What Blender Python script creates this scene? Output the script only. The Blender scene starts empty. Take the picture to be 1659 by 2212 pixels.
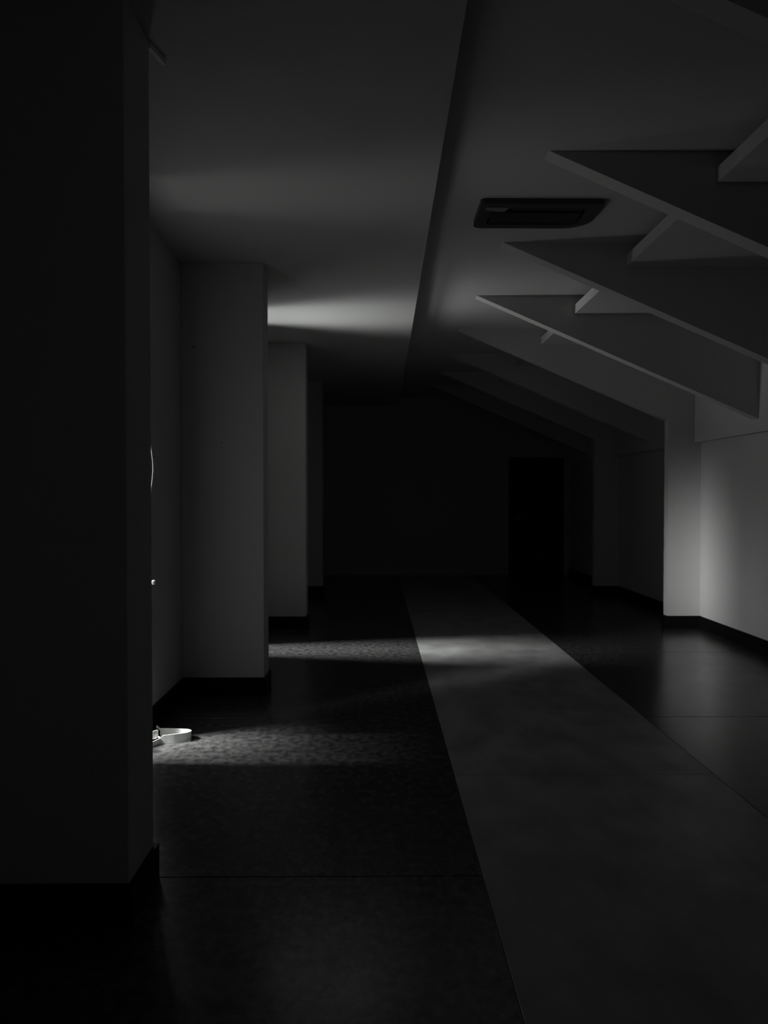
import bpy, bmesh, math, random
from mathutils import Vector
random.seed(7)
S = bpy.context.scene
COL = S.collection
R = math.radians

# ------------------------------------------------------------------ camera
cam_data = bpy.data.cameras.new('camera')
cam = bpy.data.objects.new('camera', cam_data)
COL.objects.link(cam)
cam_data.sensor_fit = 'HORIZONTAL'
cam_data.sensor_width = 36.0
cam_data.lens = 36.0 * 1661 / 1659
cam_data.clip_start = 0.05
cam.location = (0, 0, 1.40)
cam.rotation_euler = (R(90 - 1.14), 0, R(-0.60))
S.camera = cam

# ------------------------------------------------------------------ world, exposure
S.view_settings.view_transform = 'Standard'
S.view_settings.look = 'None'
S.view_settings.gamma = 1.0
S.view_settings.use_curve_mapping = False
S.view_settings.exposure = 0.0
W = bpy.data.worlds.new('night_sky'); S.world = W; W.use_nodes = True  # dim even fill, added through the open rear to lift the blacks
bg = W.node_tree.nodes['Background']
bg.inputs[0].default_value = (0.95, 0.95, 1.0, 1)
bg.inputs[1].default_value = 0.024

# ------------------------------------------------------------------ daylight and added fill lamps at the two window slits
def area(name, loc, target, sx, sy, watts, spread):
    l = bpy.data.lights.new(name, 'AREA'); l.shape = 'RECTANGLE'
    l.size = sx; l.size_y = sy; l.energy = watts; l.spread = R(spread)
    l.color = (1.0, 0.988, 0.985)
    o = bpy.data.objects.new(name, l); COL.objects.link(o)
    o.location = loc
    d = (Vector(target) - Vector(loc)).normalized()
    o.rotation_euler = d.to_track_quat('-Z', 'Y').to_euler()
    return o
XW = -1.36           # inner face of the left wall
WT = 0.30            # its thickness
LITES = [
    # (name, position, aim, width, height, watts, spread): sky light plus added lamps that shape what each slit lets in
    ('ground_glow_far',  (-2.20, 7.04, 0.90), (-1.00, 7.04, 3.00), 0.30, 0.6, 4.21, 50),  # added upward lamp for the wall end of the ceiling band
    ('ground_side_far',  (-2.40, 7.79, -0.10), (-1.40, 7.79, 0.85), 1.20, 0.9, 23.74, 130),  # added wide upward lamp for the band's soft near tail
    ('eaves_glow_far',   (-2.00, 7.04, 2.00), (-1.00, 7.04, 2.38), 0.34, 0.6, 4.11, 60),  # added lamp near the window head, grazing the left ceiling
    ('sky_far',          (-4.40, 6.96, 4.60), (-0.60, 6.98, 0.60), 0.90, 2.4, 105.52, 45),
    ('window_glow_far',  (-1.39, 7.00, 1.30), (0.00, 7.00, 1.30), 0.40, 2.3, 0.28, 180),  # added weak diffuse fill inside the slit
    ('level_glow_far',   (-2.60, 7.02, 0.90), (3.40, 7.10, 0.35), 0.34, 0.8, 1.14, 26),  # added level beam to lift the right wall
    ('ground_glow_near', (-2.40, 4.22, -0.10), (-1.40, 4.20, 0.85), 0.34, 0.9, 2.45, 105),  # added upward lamp for the near ceiling band
    ('sky_near',         (-3.60, 4.08, 6.00), (-0.95, 4.10, 0.00), 0.16, 1.4, 22.90, 36),
    ('window_glow_near', (-1.39, 4.18, 1.30), (0.00, 4.18, 1.30), 0.40, 2.3, 2.56, 180),  # added diffuse fill in the slit, brightens pillar fronts and walls
    ('low_glow_near',    (-2.10, 4.12, 1.00), (-1.12, 4.40, 0.00), 0.20, 0.3, 6.21, 30),  # added low lamp aimed at the strap and the floor around it
    ('low_glow_far',     (-2.30, 7.00, 1.10), (-0.92, 7.02, 0.00), 0.24, 0.4, 1.11, 34),  # added low lamp for the far floor close to the wall
    ('low_sun_bounce',   (-2.50, 3.38, 0.85), (3.40, 7.90, 0.50), 0.22, 0.8, 8.91, 19),  # added narrow beam aimed at the right pillar and wall
]
for a in LITES: area(*a)

# ------------------------------------------------------------------ materials
def mat(name, col, rough=0.8, spec=0.3, col2=None, nscale=3.0, bump=0.0, bscale=20.0, rough2=None, rscale=4.0, stretch=None, metal=0.0, cw=0.5):
    m = bpy.data.materials.new(name); m.use_nodes = True
    nt = m.node_tree; b = nt.nodes['Principled BSDF']
    b.inputs['Base Color'].default_value = (*col, 1)
    b.inputs['Roughness'].default_value = rough
    b.inputs['Specular IOR Level'].default_value = spec
    b.inputs['Metallic'].default_value = metal
    geo = nt.nodes.new('ShaderNodeNewGeometry')
    mp = nt.nodes.new('ShaderNodeMapping'); nt.links.new(geo.outputs['Position'], mp.inputs['Vector'])
    if stretch: mp.inputs['Scale'].default_value = stretch
    if col2:
        n = nt.nodes.new('ShaderNodeTexNoise'); n.inputs['Scale'].default_value = nscale; n.inputs['Detail'].default_value = 6
        nt.links.new(mp.outputs[0], n.inputs['Vector'])
        mx = nt.nodes.new('ShaderNodeMix'); mx.data_type = 'RGBA'
        mx.inputs[6].default_value = (*col, 1); mx.inputs[7].default_value = (*col2, 1)
        cr = nt.nodes.new('ShaderNodeMapRange'); cr.inputs[1].default_value = 0.5-cw; cr.inputs[2].default_value = 0.5+cw
        nt.links.new(n.outputs['Fac'], cr.inputs[0]); nt.links.new(cr.outputs[0], mx.inputs[0]); nt.links.new(mx.outputs[2], b.inputs['Base Color'])
    if rough2 is not None:
        n = nt.nodes.new('ShaderNodeTexNoise'); n.inputs['Scale'].default_value = rscale; n.inputs['Detail'].default_value = 4
        nt.links.new(mp.outputs[0], n.inputs['Vector'])
        mr = nt.nodes.new('ShaderNodeMapRange'); mr.inputs[1].default_value = 0.3; mr.inputs[2].default_value = 0.7
        mr.inputs[3].default_value = rough; mr.inputs[4].default_value = rough2
        nt.links.new(n.outputs['Fac'], mr.inputs[0]); nt.links.new(mr.outputs[0], b.inputs['Roughness'])
    if bump:
        n = nt.nodes.new('ShaderNodeTexNoise'); n.inputs['Scale'].default_value = bscale; n.inputs['Detail'].default_value = 5
        nt.links.new(mp.outputs[0], n.inputs['Vector'])
        bp = nt.nodes.new('ShaderNodeBump'); bp.inputs['Strength'].default_value = bump; bp.inputs['Distance'].default_value = 0.01
        nt.links.new(n.outputs['Fac'], bp.inputs['Height']); nt.links.new(bp.outputs[0], b.inputs['Normal'])
    return m
PLASTER = mat('wall_plaster', (0.56, 0.555, 0.555), 0.9, 0.1, (0.52, 0.516, 0.516), 2.0, 0.15, 60)
CEILP = mat('ceiling_plaster', (0.56, 0.555, 0.555), 0.9, 0.1, (0.53, 0.526, 0.526), 1.5, 0.12, 50)
ENDP = mat('end_wall_paint', (0.5, 0.5, 0.5), 0.9, 0.1, (0.46, 0.46, 0.46), 2.0, 0.1, 40)
DARKF = mat('dark_floor_vinyl', (0.022, 0.0215, 0.0215), 0.22, 0.5, (0.074, 0.073, 0.073), 26.0, 0.006, 14.0, 0.27, 5.0, (1.0, 0.8, 1.0), cw=0.15)
PALEF = mat('pale_floor_vinyl', (0.20, 0.198, 0.197), 0.30, 0.5, (0.34, 0.337, 0.335), 3.0, 0.03, 9.0, 0.50, 2.2, (1.6, 1.0, 1.0), cw=0.2)
SKIRT = mat('black_skirting', (0.004, 0.004, 0.004), 0.5, 0.12, (0.006, 0.006, 0.006), 8.0)
FRAMEM = mat('window_frame_paint', (0.5, 0.5, 0.5), 0.5, 0.4, (0.45, 0.45, 0.45), 6.0)
DARKP = mat('dark_plastic', (0.020, 0.020, 0.021), 0.5, 0.4, (0.026, 0.026, 0.027), 10.0)
GREYP = mat('grey_plastic', (0.060, 0.060, 0.062), 0.45, 0.4, (0.05, 0.05, 0.052), 10.0)
WHITE = mat('white_strap', (0.80, 0.81, 0.79), 0.7, 0.2, (0.72, 0.73, 0.71), 60.0, 0.2, 220)
METAL = mat('bare_steel', (0.30, 0.30, 0.30), 0.35, 0.5, (0.24, 0.24, 0.24), 40.0, metal=0.8)
CAPM = mat('grey_cap', (0.22, 0.22, 0.22), 0.5, 0.4, (0.18, 0.18, 0.18), 10.0)
CORDM = mat('white_cord', (0.82, 0.82, 0.80), 0.6, 0.3, (0.74, 0.74, 0.72), 80.0)
DOORM = mat('dark_door_paint', (0.035, 0.035, 0.036), 0.6, 0.2, (0.028, 0.028, 0.03), 4.0)
glass = bpy.data.materials.new('window_glass'); glass.use_nodes = True
gn = glass.node_tree; gn.nodes.remove(gn.nodes['Principled BSDF'])
g1 = gn.nodes.new('ShaderNodeBsdfTransparent'); g1.inputs[0].default_value = (0.93, 0.95, 0.94, 1)
g2 = gn.nodes.new('ShaderNodeBsdfGlossy'); g2.inputs['Roughness'].default_value = 0.02
g3 = gn.nodes.new('ShaderNodeMixShader'); g3.inputs[0].default_value = 0.07
gn.links.new(g1.outputs[0], g3.inputs[1]); gn.links.new(g2.outputs[0], g3.inputs[2])
gn.links.new(g3.outputs[0], gn.nodes['Material Output'].inputs['Surface'])

# ------------------------------------------------------------------ helpers
def link(name, bm, m, parent=None, bevel=0.0, seg=2, smooth=False):
    me = bpy.data.meshes.new(name); bmesh.ops.recalc_face_normals(bm, faces=bm.faces); bm.to_mesh(me); bm.free()
    me.materials.append(m)
    o = bpy.data.objects.new(name, me); COL.objects.link(o)
    if parent is not None:
        o.parent = parent; o.matrix_parent_inverse = parent.matrix_basis.inverted()
    if bevel:
        b = o.modifiers.new('bevel', 'BEVEL'); b.width = bevel; b.segments = seg; b.limit_method = 'ANGLE'
    if smooth:
        for p in me.polygons: p.use_smooth = True
    return o
def box(bm, x0, x1, y0, y1, z0, z1):
    vs = [bm.verts.new((x, y, z)) for z in (z0, z1) for y in (y0, y1) for x in (x0, x1)]
    for f in ((0,2,3,1), (4,5,7,6), (0,1,5,4), (2,6,7,3), (0,4,6,2), (1,3,7,5)):
        bm.faces.new([vs[i] for i in f])
def bx(*a):
    bm = bmesh.new(); box(bm, *a); return bm
def prism_y(pts, y0, y1):       # pts in XZ
    bm = bmesh.new()
    a = [bm.verts.new((x, y0, z)) for x, z in pts]; b = [bm.verts.new((x, y1, z)) for x, z in pts]
    bm.faces.new(a); bm.faces.new(b[::-1])
    n = len(pts)
    for i in range(n): bm.faces.new((a[i], b[i], b[(i+1) % n], a[(i+1) % n]))
    return bm
def prism_z(pts, z0, z1, bm=None):       # pts in XY
    bm = bm or bmesh.new()
    a = [bm.verts.new((x, y, z0)) for x, y in pts]; b = [bm.verts.new((x, y, z1)) for x, y in pts]
    bm.faces.new(a); bm.faces.new(b[::-1])
    n = len(pts)
    for i in range(n): bm.faces.new((a[i], b[i], b[(i+1) % n], a[(i+1) % n]))
    return bm
def struct(name, loc=(0,0,0), bm=None, m=None, **k):
    if bm is None:
        o = bpy.data.objects.new(name, None); COL.objects.link(o); o.location = loc
    else: o = link(name, bm, m, **k)
    o['kind'] = 'structure'; return o
def thing(name, label, cat, loc, group=None):
    o = bpy.data.objects.new(name, None); COL.objects.link(o); o.location = loc
    o['label'] = label; o['category'] = cat
    if group: o['group'] = group
    return o
def tag(o, label, cat, group=None):
    o['label'] = label; o['category'] = cat
    if group: o['group'] = group
    return o

Y0, Y1 = -1.8, 13.70
XR = 3.46            # lower face of the right wall
XRU = 3.39           # its thicker upper part
ZL, ZT = 3.03, 3.17  # left ceiling, raised tray
ZR = 3.01            # lower panels on the right
XLIP = 1.75
def xedge(y): return 0.275 + 0.0100 * y
FL0, FL1 = 0.395, 1.705      # pale strip

# ------------------------------------------------------------------ floor: three runs of vinyl sheets with joints
floor = struct('floor', bm=bx(XW-0.35, XR+0.2, Y0, Y1+0.2, -0.12, -0.012), m=DARKP)
def sheets(x0, x1, joints, m, g=.0022):
    ys = [Y0] + [j for j in joints if Y0 < j < Y1] + [Y1]
    for a, b in zip(ys, ys[1:]):
        link('floor_sheet', bx(x0+.0008, x1-.0008, a+g, b-g, -0.012, 0.0), m, floor, bevel=0.0015, seg=1)
sheets(XW, FL0, [-1.26, .775, 2.81, 4.845, 6.88, 8.915, 10.95, 12.985], DARKF)
sheets(FL0, FL1, [-1.68, 1.08, 3.84, 6.60, 9.36, 12.12], PALEF, .0012)
sheets(FL1, XR, [-1.26, .775, 2.81, 4.845, 6.88, 8.915, 10.95, 12.985], DARKF)

# ------------------------------------------------------------------ ceiling
ceiling = struct('ceiling', bm=bx(XW-0.35, XR+0.2, Y0, Y1+0.2, ZT, ZT+0.12), m=CEILP)
link('left_ceiling_panel', prism_z([(XW, Y0), (xedge(Y0), Y0), (xedge(Y1), Y1), (XW, Y1)], ZL, ZT), CEILP, ceiling)

# left wall with two tall window slits
WIN = [(4.00, 4.39), (6.76, 7.24)]
WZ0, WZ1 = 0.06, 2.55
bm = bmesh.new()
ys = [Y0, WIN[0][0], WIN[0][1], WIN[1][0], WIN[1][1], Y1]
for i in (0, 2, 4): box(bm, XW-WT, XW, ys[i], ys[i+1], 0, ZT)
for w in WIN:
    box(bm, XW-WT, XW, w[0], w[1], WZ1, ZT); box(bm, XW-WT, XW, w[0], w[1], 0, WZ0)
wall_left = struct('wall_left', bm=bm, m=PLASTER)
for n, w in enumerate(WIN, 1):
    win = struct('window_%d' % n, loc=(XW-WT+0.03, (w[0]+w[1])/2, WZ0))
    xa, xb = XW-WT+0.01, XW-WT+0.06
    bm = bmesh.new()
    box(bm, xa, xb, w[0], w[0]+.035, WZ0, WZ1); box(bm, xa, xb, w[1]-.035, w[1], WZ0, WZ1)
    box(bm, xa, xb, w[0]+.035, w[1]-.035, WZ0, WZ0+.04); box(bm, xa, xb, w[0]+.035, w[1]-.035, WZ1-.04, WZ1)
    link('window_frame', bm, FRAMEM, win)
    bm = bmesh.new()
    for ya, yb in ((w[0], w[0]+.012), (w[1]-.012, w[1])): box(bm, xb, XW-.002, ya, yb, WZ0, WZ1)
    box(bm, xb, XW-.002, w[0]+.012, w[1]-.012, WZ1-.012, WZ1)
    link('reveal_lining', bm, GREYP, win)  # unseen dark boards added to stop light spilling off the jambs
    link('window_pane', bx(xa+.02, xa+.026, w[0]+.035, w[1]-.035, WZ0+.04, WZ1-.04), glass, win)

# right wall (thin below, thicker above head height)
bm = bmesh.new()
RW = (3.10, 4.90, 0.85, 1.90)
box(bm, XR, XR+0.2, Y0, RW[0], 0, ZT); box(bm, XR, XR+0.2, RW[1], Y1, 0, ZT)
box(bm, XR, XR+0.2, RW[0], RW[1], 0, RW[2]); box(bm, XR, XR+0.2, RW[0], RW[1], RW[3], ZT)
box(bm, XRU, XR, Y0, Y1, 1.975, ZT)
wall_right = struct('wall_right', bm=bm, m=PLASTER)

win = struct('window_3', loc=(XR+.1, (RW[0]+RW[1])/2, RW[2]))  # unseen window, added to bring light in from the right
bm = bmesh.new()
for ya in (RW[0], (RW[0]+RW[1])/2-.025, RW[1]-.05): box(bm, XR+.10, XR+.15, ya, ya+.05, RW[2], RW[3])
for za in (RW[2], RW[3]-.05):
    box(bm, XR+.10, XR+.15, RW[0]+.05, (RW[0]+RW[1])/2-.025, za, za+.05); box(bm, XR+.10, XR+.15, (RW[0]+RW[1])/2+.025, RW[1]-.05, za, za+.05)
link('window_frame', bm, FRAMEM, win)
for ya, yb in ((RW[0]+.05, (RW[0]+RW[1])/2-.025), ((RW[0]+RW[1])/2+.025, RW[1]-.05)):
    link('window_pane', bx(XR+.12, XR+.126, ya, yb, RW[2]+.05, RW[3]-.05), glass, win)
# end wall with a black doorway
bm = bmesh.new()
DX0, DX1, DZ = 2.42, 3.30, 2.05
box(bm, XW, DX0, Y1, Y1+.2, 0, ZT); box(bm, DX1, XR, Y1, Y1+.2, 0, ZT); box(bm, DX0, DX1, Y1, Y1+.2, DZ, ZT)
wall_end = struct('wall_back', bm=bm, m=ENDP)
door = struct('door_1', loc=((DX0+DX1)/2, Y1, 0))
link('door_leaf', bx(DX0+.03, DX1-.03, Y1+.06, Y1+.10, -0.012, DZ-.03), DOORM, door, bevel=.004)
bm = bmesh.new()
box(bm, DX0-.05, DX0+.03, Y1-.015, Y1+.12, 0, DZ+.05); box(bm, DX1-.03, DX1+.05, Y1-.015, Y1+.12, 0, DZ+.05)
box(bm, DX0+.03, DX1-.03, Y1-.015, Y1+.12, DZ-.03, DZ+.05)
link('door_frame', bm, DOORM, door)
bm = bmesh.new(); bmesh.ops.create_cone(bm, cap_ends=True, segments=12, radius1=.022, radius2=.022, depth=.05)
for v in bm.verts: v.co = Vector((v.co.x + DX0+.12, v.co.z + Y1+.035, v.co.y + 1.0))
link('door_handle', bm, METAL, door)

# skirtings
SH, ST = 0.128, 0.016
struct('baseboard_right', bm=bx(XR-ST, XR-.0005, Y0, Y1, 0, SH), m=SKIRT)
struct('baseboard_left', bm=bx(XW+.0005, XW+ST, Y0, Y1, 0, SH), m=SKIRT)

# ------------------------------------------------------------------ left pillars (frames every 2.757 m)
PITCH = 2.757
LEFTP = [
    (2.515, 2.795, -0.813, 'near dark plaster pillar filling the left side of the hall'),
    (5.40, 5.63, -0.787, 'second grey plaster pillar on the left, behind the curled white strap'),
    (8.157, 8.40, -0.745, 'third, narrow-looking plaster pillar on the left beside the bright ceiling band'),
    (10.914, 11.16, -0.76, 'farthest plaster pillar on the left, lost in the dark end of the hall'),
]
for y0, y1, xe, lab in LEFTP:
    t = thing('wall_pillar', lab, 'pillar', ((XW+xe)/2, (y0+y1)/2, 0), 'plaster pillars along the left wall')
    link('pillar_shaft', bx(XW, xe, y0, y1, 0.0, ZL), PLASTER, t, bevel=.004)
    bm = bmesh.new()
    pts = [(XW+ST, y0-ST), (xe+ST, y0-ST), (xe+ST, y1+ST), (XW+ST, y1+ST), (XW+ST, y1+.0005), (xe+.0005, y1+.0005), (xe+.0005, y0-.0005), (XW+ST, y0-.0005)]
    link('skirting', prism_z(pts, 0, SH), SKIRT, t)

# ------------------------------------------------------------------ right pillars of the same frames
XP = 3.110
BX0, SL, BT = 0.885, 0.431, 0.11      # sloping beams
RIGHTP = [
    (2.60, 'near right plaster pillar outside the picture edge'),
    (5.38, 'right plaster pillar under the second long beam'),
    (8.157, 'bright lit plaster pillar on the right under the sloping beam'),
    (10.91, 'far right plaster pillar in deep shadow beyond the bright one'),
]
for y0, lab in RIGHTP:
    if y0 != 8.157 and y0 != 10.91: continue
    t = thing('wall_pillar', lab, 'pillar', ((XP+XR)/2, y0+.06, 0), 'plaster pillars along the right wall')
    link('pillar_shaft', prism_y([(XP, 0), (XR, 0), (XR, 1.975), (XRU, 1.975), (XRU, ZT-SL*(XRU-BX0)), (XP, ZT-SL*(XP-BX0))], y0, y0+BT), PLASTER, t)
    pts = [(XR-ST, y0-ST), (XP-ST, y0-ST), (XP-ST, y0+BT+ST), (XR-ST, y0+BT+ST), (XR-ST, y0+BT+.0005), (XP-.0005, y0+BT+.0005), (XP-.0005, y0-.0005), (XR-ST, y0-.0005)]
    link('skirting', prism_z(pts, 0, SH), SKIRT, t)

# ------------------------------------------------------------------ sloping ceiling beams
BY = [2.575, 3.96, 5.38, 6.79, 8.157, 9.54, 10.91, 12.28]
BLAB = ['first sloping beam, cut off at the top right corner', 'nearest long sloping beam beside the ceiling air unit',
        'second long sloping beam, below the ceiling air unit', 'third sloping beam, ending above the right wall ledge',
        'fourth sloping beam, resting on the bright right pillar', 'fifth sloping beam, dim beyond the bright pillar',
        'sixth sloping beam, barely visible in the dark end', 'last sloping beam before the end wall']
for y, lab in zip(BY, BLAB):
    x1 = XRU
    t = tag(link('ceiling_beam', prism_y([(BX0, ZT), (x1, ZT-SL*(x1-BX0)), (x1, ZT)], y, y+BT), CEILP), lab, 'beam', 'sloping beams under the right ceiling')
# dropped panels with an upturned lip, between the beams
segs = [Y0] + [v for y in BY for v in (y, y+BT)] + [Y1]
for a, b in zip(segs[::2], segs[1::2]):
    link('lowered_panel', prism_y([(XLIP, ZR), (XRU, ZR), (XRU, ZR+.02), (XLIP+.02, ZR+.02), (XLIP+.02, ZR+.078), (XLIP, ZR+.078)], a, b), CEILP, ceiling)

# ------------------------------------------------------------------ ceiling air unit
def rounded(x0, x1, y0, y1, rn, rf, rfr, n=8):    # near corners rn, far-left rf, far-right rfr
    out = []
    for cx, cy, a0, r in ((x1-rn, y0+rn, 270, rn), (x1-rfr, y1-rfr, 0, rfr), (x0+rf, y1-rf, 90, rf), (x0+rn, y0+rn, 180, rn)):
        for k in range(n+1):
            a = R(a0 + 90*k/n); out.append((cx + r*math.cos(a), cy + r*math.sin(a)))
    return out
ac = thing('air_conditioner', 'dark flat ceiling air conditioning unit with rounded corners', 'air conditioner', (1.0, 4.78, ZT))
ZB = ZT - 0.035
def ring_panel():
    bm = bmesh.new()
    o = rounded(.625, 1.365, 4.585, 5.00, .03, .05, .17); i = rounded(.70, 1.28, 4.66, 4.93, .015, .02, .06)
    def loop(p, z): return [bm.verts.new((x, y, z)) for x, y in p]
    a, b, c, d = loop(o, ZT-.0005), loop(o, ZB), loop(i, ZB), loop(i, ZT-.0005)
    n = len(o)
    for p, q in ((a, b), (b, c), (c, d), (d, a)):
        for k in range(n): bm.faces.new((p[k], p[(k+1) % n], q[(k+1) % n], q[k]))
    return bm
link('cover_frame', ring_panel(), GREYP, ac)
link('intake_panel', bx(.715, 1.265, 4.74, 4.92, ZB+.002, ZB+.012), DARKP, ac, bevel=.003)
link('air_flap', bx(.83, 1.25, 4.685, 4.722, ZB+.010, ZB+.018), DARKP, ac, bevel=.002)
link('corner_cap', prism_z([(.66, 4.635), (.80, 4.635), (.785, 4.70), (.73, 4.705), (.66, 4.67)], ZB-.004, ZB), CAPM, ac)
for k in range(5): link('vane', bx(.87+.08*k, .874+.08*k, 4.685, 4.725, ZB+.018, ZB+.03), DARKP, ac)

# ------------------------------------------------------------------ white strap curled on the floor
def ribbon(pts, z0, z1, th, sub=6, wob=0.0):
    P = [Vector((x, y, 0)) for x, y in pts]
    C = []
    for i in range(len(P)-1):
        p0, p1, p2, p3 = P[max(i-1, 0)], P[i], P[i+1], P[min(i+2, len(P)-1)]
        for k in range(sub):
            t = k/sub
            C.append(0.5*((2*p1)+(-p0+p2)*t+(2*p0-5*p1+4*p2-p3)*t*t+(-p0+3*p1-3*p2+p3)*t**3))
    C.append(P[-1])
    L = []
    for i, c in enumerate(C):
        d = (C[min(i+1, len(C)-1)] - C[max(i-1, 0)]).normalized(); n = Vector((-d.y, d.x, 0))*th/2
        L.append((c-n, c+n, i/(len(C)-1)))
    bm = bmesh.new(); rows = []
    f = lambda v, t: v(t) if callable(v) else v
    for a, b, t in L:
        rows.append([bm.verts.new((a.x, a.y, f(z0, t))), bm.verts.new((b.x, b.y, f(z0, t))), bm.verts.new((b.x, b.y, f(z1, t))), bm.verts.new((a.x, a.y, f(z1, t)))])
    for r, s in zip(rows, rows[1:]):
        for k in range(4): bm.faces.new((r[k], s[k], s[(k+1) % 4], r[(k+1) % 4]))
    bm.faces.new(rows[0]); bm.faces.new(rows[-1][::-1])
    return bm
strap = thing('strap', 'white strap curled into a flat loop standing on edge on the dark floor', 'strap', (-1.17, 4.42, 0))
link('strap_loop', ribbon([(-1.222, 4.335), (-1.19, 4.342), (-1.13, 4.358), (-1.085, 4.382), (-1.066, 4.418), (-1.085, 4.452), (-1.13, 4.472), (-1.20, 4.484), (-1.262, 4.486)],
     0.001, lambda t: .049 - .014*max(0, 1-t*12) + .003*math.sin(5*t), .0028), WHITE, strap)
link('strap_end', ribbon([(-1.222, 4.335), (-1.232, 4.318), (-1.245, 4.29), (-1.268, 4.275)], 0.001, lambda t: .034-.004*t, .0028), WHITE, strap)
link('strap_fold', ribbon([(-1.272, 4.335), (-1.262, 4.325), (-1.245, 4.335), (-1.240, 4.36)], lambda t: .030+.004*t, lambda t: .058+.022*math.sin(2.4*t), .0028), WHITE, strap)
link('strap_tip', ribbon([(-1.285, 4.49), (-1.274, 4.485), (-1.262, 4.472)], lambda t: .046-.008*t, lambda t: .062-.010*t, .003), WHITE, strap)
link('strap_flap', ribbon([(-1.252, 4.40), (-1.23, 4.375), (-1.20, 4.365)], .020, .028, .003), WHITE, strap)

# ------------------------------------------------------------------ window cord with its knob, by the near window
def tube(pts, r, seg=8):
    bm = bmesh.new(); rows = []
    for i, p in enumerate(pts):
        d = (Vector(pts[min(i+1, len(pts)-1)]) - Vector(pts[max(i-1, 0)])).normalized()
        u = d.cross(Vector((0, 1, 0))).normalized(); v = d.cross(u)
        rows.append([bm.verts.new(Vector(p) + r*(math.cos(2*math.pi*k/seg)*u + math.sin(2*math.pi*k/seg)*v)) for k in range(seg)])
    for a, b in zip(rows, rows[1:]):
        for k in range(seg): bm.faces.new((a[k], b[k], b[(k+1) % seg], a[(k+1) % seg]))
    bm.faces.new(rows[0]); bm.faces.new(rows[-1][::-1])
    return bm
# screen x = 333 at depth 4.30 -> X = -1.240
cord = thing('window_cord', 'thin white hanging cord glinting at the edge of the near pillar', 'cord', (-1.24, 4.30, .93))
pts = []
for k in range(33):
    z = 2.54 - (2.54-0.95)*k/32
    bulge = math.exp(-((z-1.56)/.13)**2)
    pts.append((-1.2620 + .0215*bulge - .10*max(0, (z-1.9)/.64)**2, 4.30, z))
link('cord_line', tube(pts, .0035), CORDM, cord, smooth=True)
bm = bmesh.new(); bmesh.ops.create_uvsphere(bm, u_segments=16, v_segments=10, radius=.0125)
for v in bm.verts: v.co = Vector((v.co.x-1.2425, v.co.y+4.30, v.co.z*1.1+.922))
link('cord_knob', bm, CORDM, cord, smooth=True)
bm = bx(XW-.002, -1.34, 4.28, 4.32, 2.535, 2.56)
link('cord_bracket', bm, FRAMEM, cord)

# small pale raised sliver on the ceiling just past the near pillar
sliver = tag(link('ceiling_clip', prism_z([(-.822, 2.80), (-.806, 2.797), (-.782, 2.905), (-.797, 2.905)], ZL-.022, ZL-.0005), CORDM),
    'small pale clip on the ceiling beside the near pillar top', 'clip')
# nails left in the plaster
def nail(p, lab, r=.006):
    bm = bmesh.new(); bmesh.ops.create_cone(bm, cap_ends=True, segments=10, radius1=r, radius2=r*.8, depth=.006)
    for v in bm.verts: v.co = Vector((v.co.x+p[0], -v.co.z+p[1], v.co.y+p[2]))
    tag(link('nail', bm, DARKP), lab, 'nail', 'nails in the second left pillar')
nail((-1.271, 5.397, 2.443), 'upper dark nail head in the second left pillar')
nail((-1.078, 5.397, 1.778), 'lower dark nail head in the second left pillar', .004)
